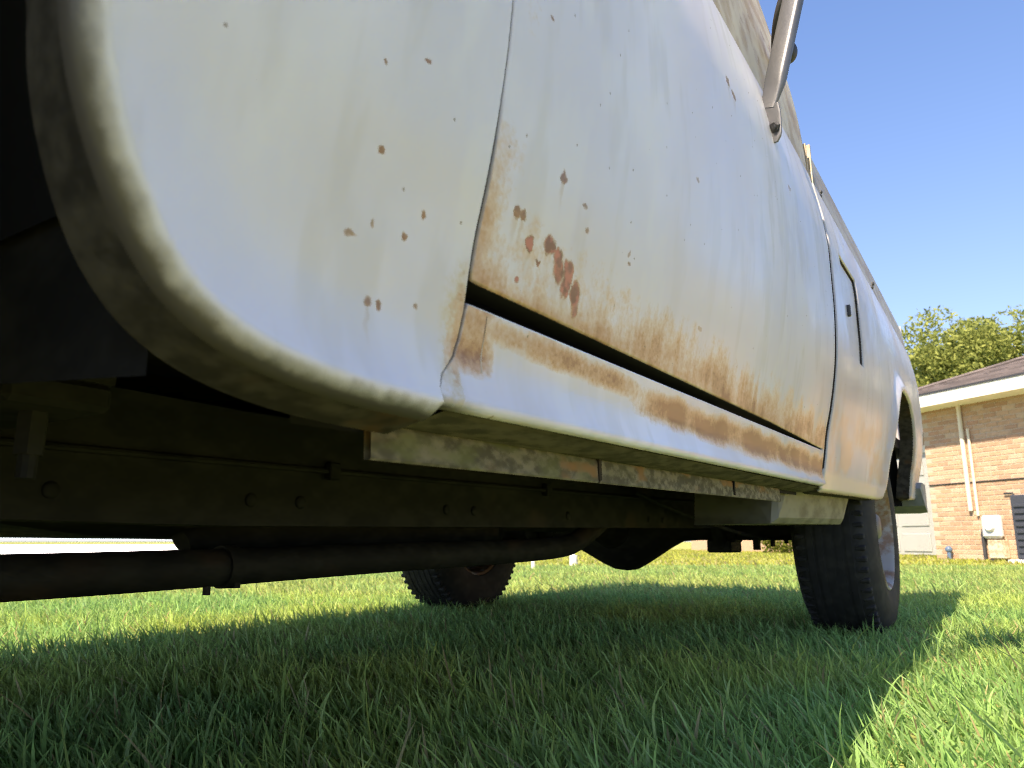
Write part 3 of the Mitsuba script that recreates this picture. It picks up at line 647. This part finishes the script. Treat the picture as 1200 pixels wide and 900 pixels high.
# grass
scene['grass_blade'] = {'type': 'principledthin', 'base_color': {'type': 'mesh_attribute', 'name': 'vertex_color'}, 'roughness': 0.35, 'diff_trans': 1.05, 'spec_trans': 0.0, 'eta': 1.4, 'spec_tint': 0.0}
def blades(xy, h, w, segs, lean=.45, seed=0, dry=.035, wind=(-.22, .34), g0=(.25, .41, .125), g1=(.36, .46, .11)):
    r = np.random.default_rng(seed)
    n = len(xy)
    az = r.uniform(0, 2 * np.pi, n)
    hh = h * r.lognormal(0, .28, n)
    ww = w * r.uniform(.65, 1.3, n)
    le = np.abs(r.normal(0, lean, n))
    d = np.stack([np.cos(az) * le + wind[0], np.sin(az) * le + wind[1], np.ones(n)], 1)
    d /= np.linalg.norm(d, axis=1, keepdims=True)
    bend = r.uniform(.05, .55, n)
    bd = np.stack([np.cos(az), np.sin(az), np.zeros(n)], 1)
    fa = az + np.pi / 2 + r.normal(0, .7, n)
    side = np.stack([np.cos(fa), np.sin(fa), np.zeros(n)], 1)
    V, m = [], 2 * segs + 1
    base = np.stack([xy[:, 0], xy[:, 1], np.full(n, -.003)], 1)
    P = np.zeros((n, m, 3))
    for i in range(segs):
        t = i / segs
        wt = ww * (1 - .65 * t ** 1.6)
        c = base + d * (hh * t)[:, None] + bd * (bend * hh * t * t)[:, None] - np.array([0, 0, 1.0]) * (bend * hh * t * t * .35)[:, None]
        P[:, 2 * i] = c - side * (wt / 2)[:, None]
        P[:, 2 * i + 1] = c + side * (wt / 2)[:, None]
    P[:, m - 1] = base + d * hh[:, None] + bd * (bend * hh)[:, None] - np.array([0, 0, 1.0]) * (bend * hh * .35)[:, None]
    F = []
    for i in range(segs - 1):
        F += [[2 * i, 2 * i + 1, 2 * i + 3], [2 * i, 2 * i + 3, 2 * i + 2]]
    F += [[2 * segs - 2, 2 * segs - 1, m - 1]]
    F = (np.arange(n)[:, None, None] * m + np.array(F)[None]).reshape(-1, 3)
    patch = meshkit.fbm(np.stack([xy[:, 0] * 1.7, xy[:, 1] * 1.7, np.zeros(n)], 1), 4)
    k = np.clip((patch - .35) / .3, 0, 1)[:, None]
    c0 = np.array(g0) * (1 - k) + np.array(g1) * k
    c0 = c0 * r.uniform(.7, 1.3, n)[:, None] + np.array([.14, .14, .11]) * (r.uniform(0, 1, n) ** 4)[:, None]
    dr_ = r.uniform(0, 1, n) < dry
    c0[dr_] = np.array([.46, .40, .20]) * r.uniform(.6, 1.1, (dr_.sum(), 1))
    C = np.repeat(c0[:, None], m, 1)
    tip = np.linspace(0, 1, m)[None, :, None]
    C = C * (1 + .25 * tip)
    C[:, :2] = C[:, :2] * .7 + np.array([.24, .20, .08]) * .3
    return P.reshape(-1, 3), F, np.clip(C.reshape(-1, 3), 0.01, .9)
def scatter(z0, z1, dens, seed, left=1.0, right=1.0, pad=.3):
    """points on the lawn between two distances along the view"""
    r = np.random.default_rng(seed)
    zm = z1 * .69 * left + pad; zp = z1 * .69 * right + pad
    n = int(dens * (z1 - z0) * (zm + zp))
    q = r.uniform(z0, z1, n); l = r.uniform(-zm, zp, n)
    ok = (l > -(q * .69 * left + pad)) & (l < q * .69 * right + pad)
    q, l = q[ok], l[ok]
    cl = meshkit.noise(np.stack([q * 14, l * 14, 0 * q], 1), 3)
    keep = r.uniform(0, 1, len(q)) < .45 + .75 * cl
    q, l = q[keep], l[keep]
    xy = np.stack([q * math.cos(PSI) + l * math.sin(PSI), q * math.sin(PSI) - l * math.cos(PSI)], 1)
    return xy[~((xy[:, 1] > 14) & (xy[:, 0] < 12 + (xy[:, 1] - 14) * .6))]                  # none on the street
gb = [blades(scatter(.35, 1.9, 12000, 1), .045, .0052, 4, seed=11),
      blades(scatter(.45, 1.8, 300, 2), .085, .0052, 5, seed=12, lean=.35, dry=.12),
      blades(scatter(1.9, 4.2, 5600, 3), .048, .0060, 3, seed=13),
      blades(scatter(4.2, 9.0, 1300, 4), .050, .0105, 2, seed=14, g0=(.27, .40, .12), g1=(.34, .42, .12)),
      blades(scatter(9.0, 26.0, 190, 5, pad=.6), .050, .022, 2, seed=15, dry=.10, g0=(.33, .38, .06), g1=(.42, .42, .08))]
V, F, C, at = [], [], [], 0
for v, f, c in gb:
    V.append(v); F.append(f + at); C.append(c); at += len(v)
put('grass', (np.vstack(V), np.vstack(F)), 'grass_blade', False, color=np.vstack(C), kind='stuff', label='short green lawn grass with some dry blades', cat='grass')
print('grass blades', sum(len(f) for f in F))

# ------------------------------------------------------------------ brick house
W0 = np.array([14.79, 1.05, 0.0]); UU = np.array([.596, .803, 0]); NN = np.array([-.803, .596, 0])
HM = np.eye(4); HM[:3, 0] = UU; HM[:3, 1] = NN; HM[:3, 2] = [0, 0, 1]; HM[:3, 3] = W0     # local (s, t, z): s away along the wall, t towards the camera
def house(m):
    m = m.copy(); m.apply_transform(HM)
    if np.linalg.det(HM[:3, :3]) < 0: m.invert()
    return m
HOUSE = thing('brick_house', 'single storey brick house with dark shingle roof and white fascia beyond the lawn', 'house')
bsdf('mortar', proc(lambda p, n, uv: mix((0.42, 0.35, 0.27), (0.48, 0.41, 0.33), fbm(p.x * 20, p.y * 20, p.z * 20, 3))), 0.95, 0.1)
TONES = [(.45, .30, .195), (.47, .33, .225), (.43, .27, .18), (.49, .37, .265), (.40, .26, .175)]
for i, c in enumerate(TONES):
    bsdf(f'brick_tone_{i}', proc((lambda c: lambda p, n, uv: mix([x * .82 for x in c], [x * 1.15 for x in c], fbm(p.x * 30, p.y * 30, p.z * 30, 3)))(c)), 0.9, 0.15)
WALL = put('wall', house(box([-14, -6.0, -.3], [-.10, 0, 2.52])), 'mortar', False, HOUSE)
B = box([0, 0, 0], [.200, .02, .064], .004)
BV = [dict(mikit.ply(house_b, f'brick_tone_{i}')) for i, house_b in enumerate([B] * len(TONES))]
br = random.Random(3)
cells = []
for j in range(33):
    z = .02 + .0762 * j
    s = -.304 - (.105 if j % 2 else 0)
    while s > -6.5:
        cells.append((s, z)); s -= .2105
cells.sort(key=lambda q: (q[0] < -2.05, -q[0], q[1]))
rest = [[] for _ in TONES]
for i, (s, z) in enumerate(cells):
    k = br.choice([0, 0, 1, 1, 2, 3, 4])
    M = HM @ trimesh.transformations.translation_matrix([s, -.012 + br.uniform(-.0015, .0015), z])
    if i < 300:
        put('brick', BV[k], None, parent=WALL, to_world=T(M.tolist()))
    else:
        b = box([0, 0, 0], [.200, .02, .064]); b.apply_transform(M); rest[0].append(b)
put('brickwork', joined(*rest[0]), 'brick_tone_1', False, WALL, kind='stuff')
bsdf('white_trim', proc(lambda p, n, uv: mix((0.74, 0.72, 0.66), (0.80, 0.78, 0.73), fbm(p.x * 4, p.y * 4, p.z * 4, 3))), 0.6, 0.4)
put('soffit', house(box([-14.5, 0.001, 2.50], [.36, .50, 2.52])), 'white_trim', False, HOUSE)
put('fascia', house(box([-14.5, .50, 2.49], [.38, .525, 2.70])), 'white_trim', False, HOUSE)
put('fascia', house(box([.36, -6.5, 2.49], [.385, .50, 2.70])), 'white_trim', False, HOUSE)
put('drip_edge', house(box([-14.5, .523, 2.682], [.39, .545, 2.712])), 'dark_steel', False, HOUSE)
# hipped roof in stepped shingle courses
def shingle_color(p, n, uv):
    s = p.x * .596 + p.y * .803
    t = -p.x * .803 + p.y * .596
    a = cell_rand(s * 3.2 + dr.floor(p.z * 16) * .37, p.z * 16, 0)
    return mix(mix((0.105, 0.092, 0.092), (0.21, 0.18, 0.178), a), (0.09, 0.08, 0.08), fbm(p.x * 9, p.y * 9, p.z * 9, 3) * .5)
bsdf('shingles', proc(shingle_color), 0.95, 0.1)
PITCH_R = .36
def roof():
    V, F = [], []
    n = 26
    e0, t0, s0, run = 2.70, .53, .40, 3.5
    for i in range(n):
        a, b = i / n * run, (i + 1) / n * run
        za, zb = e0 + a * PITCH_R, e0 + b * PITCH_R
        q = len(V)
        V += [[-14.5, t0 - a, za + .022], [s0 - a, t0 - a, za + .022], [s0 - b, t0 - b, zb + .004], [-14.5, t0 - b, zb + .004], [-14.5, t0 - a, za], [s0 - a, t0 - a, za]]
        F += [[q, q + 1, q + 2], [q, q + 2, q + 3], [q + 4, q + 5, q + 1], [q + 4, q + 1, q]]
        q = len(V)
        V += [[s0 - a, t0 - a, za + .022], [s0 - a, -6.5 + a, za + .022], [s0 - b, -6.5 + b, zb + .004], [s0 - b, t0 - b, zb + .004], [s0 - a, t0 - a, za], [s0 - a, -6.5 + a, za]]
        F += [[q, q + 1, q + 2], [q, q + 2, q + 3], [q + 4, q + 5, q + 1], [q + 4, q + 1, q]]
    q = len(V)
    V += [[-14.5, -6.5, e0], [s0, -6.5, e0], [s0 - run, -6.5 + run, e0 + run * PITCH_R], [-14.5, -6.5 + run, e0 + run * PITCH_R]]
    F += [[q, q + 1, q + 2], [q, q + 2, q + 3]]
    return trimesh.Trimesh(V, F, process=False)
ROOF = put('roof', house(roof()), 'shingles', False, HOUSE)
put('hip_cap', house(tube([[.40, .53, 2.73], [-3.1, -2.97, 2.73 + 3.5 * PITCH_R]], .035, 6)), 'shingles', False, ROOF)
# ledge, conduit, meter
put('cable', house(tube([[-14, .020, 1.235], [-.12, .020, 1.235]], .011, 6)), 'dark_steel', False, HOUSE)
bsdf('cream_paint', (0.66, 0.60, 0.48), 0.5, 0.4)
put('conduit', house(joined(tube([[-.86, .045, .78], [-.86, .045, 2.50]], .035, 10), tube([[-.97, .035, .70], [-.97, .035, 2.05], [-.97, .035, 2.10]], .022, 10))), 'cream_paint', 40, HOUSE, label='pair of cream conduit pipes above the electric meter')
bsdf('meter_grey', (0.50, 0.52, 0.52), 0.4, 0.5)
METER = put('meter_box', house(joined(box([-1.37, .012, .34], [-1.04, .12, .70], .04))), 'meter_grey', False, HOUSE, label='pale grey electric meter box')
put('meter_dial', house(lathe_y([(.0, .17), (.06, .168), (.08, .15), (.085, .12)], np.array([-1.21, 0, .53]), 24)), 'lamp_lens', 40, METER)
put('meter_panel', house(joined(box([-1.40, .012, .04], [-1.12, .11, .32], .01))), 'tan_paint', False, HOUSE, label='brown box below the electric meter')
put('wall_pipe', house(joined(tube([[-1.02, .05, .0], [-1.02, .05, .42], [-1.05, .05, .50]], .03, 8), tube([[-1.62, .04, .30], [-1.62, .04, .95], [-1.58, .04, 1.02], [-1.45, .04, 1.02]], .016, 8))), 'dark_steel', 40, HOUSE)
bsdf('blue_plastic', (0.10, 0.15, 0.24), 0.4, 0.5)
sp = put('garden_tap', house(joined(trimesh.creation.icosphere(2, .055).apply_translation([-.42, .10, .17]), tube([[-.42, .10, .0], [-.42, .10, .16]], .03, 8))), 'blue_plastic', True, label='small blue garden tap cover at the foot of the brick wall', cat='tap')
bsdf('faded_pink', (0.55, 0.30, 0.30), 0.5, 0.4)
put('alarm_bell', house(joined(lathe_y([(.0, .10), (.06, .095), (.09, .06), (.10, .012)], np.array([-1.86, 0, .84]), 20), box([-1.75, .012, .70], [-1.69, .06, .86], .01))), 'faded_pink', 40, HOUSE, label='pink and grey fitting beside the condenser')
bsdf('condenser_paint', (0.045, 0.05, 0.065), 0.5, 0.4)
AC = thing('air_conditioner', 'dark blue grey condenser cabinet against the brick wall at the right edge', 'air conditioner')
put('cabinet', house(box([-3.05, .08, .05], [-2.14, .90, .94], .02)), 'condenser_paint', False, AC)
put('base_slab', house(box([-3.15, .03, -.02], [-2.08, 1.0, .05])), 'concrete', False, AC)
for k in range(8):
    put('louvre', house(box([-2.99, .90, .14 + .09 * k], [-2.20, .925, .185 + .09 * k], .004)), 'condenser_paint', False, AC)

# wing with garage door, set back
WING = thing('garage_wing', 'low brick wing with a pale grey panelled garage door, seen under the truck', 'garage')
WT = -2.6
put('wall', house(box([.02, WT - 5, -.3], [11, WT, 2.5])), 'brick_tone_1', False, WING)
put('roof', house(hull([[.0, WT + .4, 2.5], [11.4, WT + .4, 2.5], [.0, WT - 5.4, 2.5], [11.4, WT - 5.4, 2.5], [2.5, WT - 2.5, 3.2], [8.8, WT - 2.5, 3.2]])), 'shingles', False, WING)
bsdf('grey_door_paint', (0.36, 0.37, 0.36), 0.5, 0.4)
GD = put('garage_door', house(box([.50, WT + .003, 0.02], [4.6, WT + .02, 2.15])), 'grey_door_paint', False, WING, label='pale grey sectional garage door')
for r_ in range(4):
    for c_ in range(5):
        put('panel', house(box([.58 + .8 * c_, WT + .02, .08 + .53 * r_], [1.28 + .8 * c_, WT + .045, .46 + .53 * r_], .012)), 'grey_door_paint', False, GD)
put('door_trim', house(joined(box([.36, WT + .002, 0], [.50, WT + .06, 2.3]), box([4.6, WT + .002, 0], [4.74, WT + .06, 2.3]), box([.36, WT + .002, 2.15], [4.74, WT + .058, 2.3]))), 'white_trim', False, WING)

# ------------------------------------------------------------------ planting and posts
scene['leaf'] = {'type': 'principledthin', 'base_color': {'type': 'mesh_attribute', 'name': 'vertex_color'}, 'roughness': 0.5, 'diff_trans': 0.8, 'spec_trans': 0.0, 'eta': 1.4}
bsdf('bark', proc(lambda p, n, uv: mix((0.10, 0.075, 0.05), (0.19, 0.15, 0.11), fbm(p.x * 12, p.y * 12, p.z * 3, 4))), 0.95, 0.1)
def leaves(c, nrm, size, seed, col0, col1):
    r = np.random.default_rng(seed); n = len(c)
    a = r.normal(size=(n, 3)); a /= np.linalg.norm(a, axis=1, keepdims=True)
    b = np.cross(a, r.normal(size=(n, 3))); b /= np.linalg.norm(b, axis=1, keepdims=True)
    s = size * r.uniform(.6, 1.4, n)[:, None]
    V = np.stack([c - a * s, c + b * s * .4, c + a * s, c - b * s * .4], 1).reshape(-1, 3)
    F = (np.arange(n)[:, None, None] * 4 + np.array([[0, 1, 2], [0, 2, 3]])).reshape(-1, 3)
    k = r.uniform(0, 1, (n, 1))
    C = np.repeat(np.array(col0) * (1 - k) + np.array(col1) * k, 4, 0)
    return V, F, C
def tree(key, pos, h, rad, label, seed, leaf=.13, n=9000, cat='tree', group=None):
    r = np.random.default_rng(seed); pos = np.array(pos, float)
    k = thing(key, label, cat, group)
    trunk = tube(bez([pos, pos + [.05, .05, h * .25], pos + [-.1, .1, h * .5], pos + [0, .1, h * .8]], 14), np.linspace(rad * .09, rad * .03, 14), 10)
    put('trunk', trunk, 'bark', 40, k)
    C = []
    for i in range(22):
        a = r.uniform(0, 2 * np.pi); e = r.uniform(.34, 1.0)
        q = pos + [math.cos(a) * rad * r.uniform(.2, .85), math.sin(a) * rad * r.uniform(.2, .85), h * e * r.uniform(.85, 1.0)]
        put('limb', tube(bez([pos + [0, .05, h * min(.7, e * .55)], (pos + q) / 2 + [0, 0, h * .22], q], 8), np.linspace(rad * .035, rad * .008, 8), 7), 'bark', 40, k)
        m = n // 22
        g = r.normal(size=(m, 3)); g /= np.linalg.norm(g, axis=1, keepdims=True)
        g *= (r.uniform(0, 1, (m, 1)) ** .45) * np.array([rad * .42, rad * .42, h * .13]) * r.uniform(.7, 1.2)
        C.append(q + g)
    c = np.vstack(C)
    c = c[meshkit.fbm(c * 1.1, 3, 2) > .40]
    V, F, col = leaves(c, None, leaf, seed, (.18, .22, .06), (.38, .41, .12))
    put('crown', (V, F), 'leaf', False, k, color=col)
    return k
tree('shade_tree', [33.0, 0.7, 0], 8.8, 2.7, 'light green leafy tree rising behind the shingle roof', 7, leaf=.10, n=38000)
def bush(key, pos, size, label, seed):
    r = np.random.default_rng(seed)
    k = thing(key, label, 'bush')
    for i in range(5):
        a = r.uniform(0, 6.28)
        put('stem', tube([pos, np.array(pos) + [.25 * size[0] * math.cos(a), .25 * size[1] * math.sin(a), size[2] * .7]], .015, 6), 'bark', 40, k)
    g = r.normal(size=(2600, 3)); g /= np.linalg.norm(g, axis=1, keepdims=True)
    g *= r.uniform(.4, 1, (2600, 1)) ** .5 * np.array(size) * (.8 + .4 * meshkit.noise(g * 3 + seed))[:, None]
    c = np.array(pos) + [0, 0, size[2] * .9] + g
    V, F, col = leaves(c[c[:, 2] > .02], None, .05, seed, (.10, .13, .02), (.20, .22, .04))
    put('leaves', (V, F), 'leaf', False, k, color=col)
def at_house(s, t, z=0): return (W0 + UU * s + NN * t + [0, 0, z])
bush('clipped_bush', at_house(5.6, WT + .9), (.75, .75, .55), 'low yellow green bush in front of the brick wing', 5)
bsdf('white_pipe', (0.72, 0.72, 0.70), 0.5, 0.4)
def ground_at(px, py):
    x, y = (px - 600) / 875, (py - 450) / 875
    d = FWD + x * np.array([math.sin(PSI), -math.cos(PSI), 0]) + y * np.cross(FWD, [math.sin(PSI), -math.cos(PSI), 0])
    return EYE + d * (EYE[2] / -d[2])
P1 = np.array([8.52, 4.57, 0.0])
k = thing('marker_post', 'thin white post standing in the lawn beyond the truck', 'post')
put('pole', tube([P1, P1 + [0, 0, .9]], .022, 10), 'white_pipe', 40, k)
put('sleeve', tube([P1, P1 + [0, 0, .13]], .05, 12), 'white_pipe', 40, k)
P2 = np.array([7.26, 4.40, 0.0])
k = thing('lawn_stake', 'short white stake in the lawn left of the thin white post', 'stake')
put('stake', tube([P2, P2 + [0, 0, .30]], .022, 8), 'white_pipe', 40, k)
put('cap', tube([P2 + [0, 0, .30], P2 + [0, 0, .33]], .035, 8), 'white_pipe', 40, k)
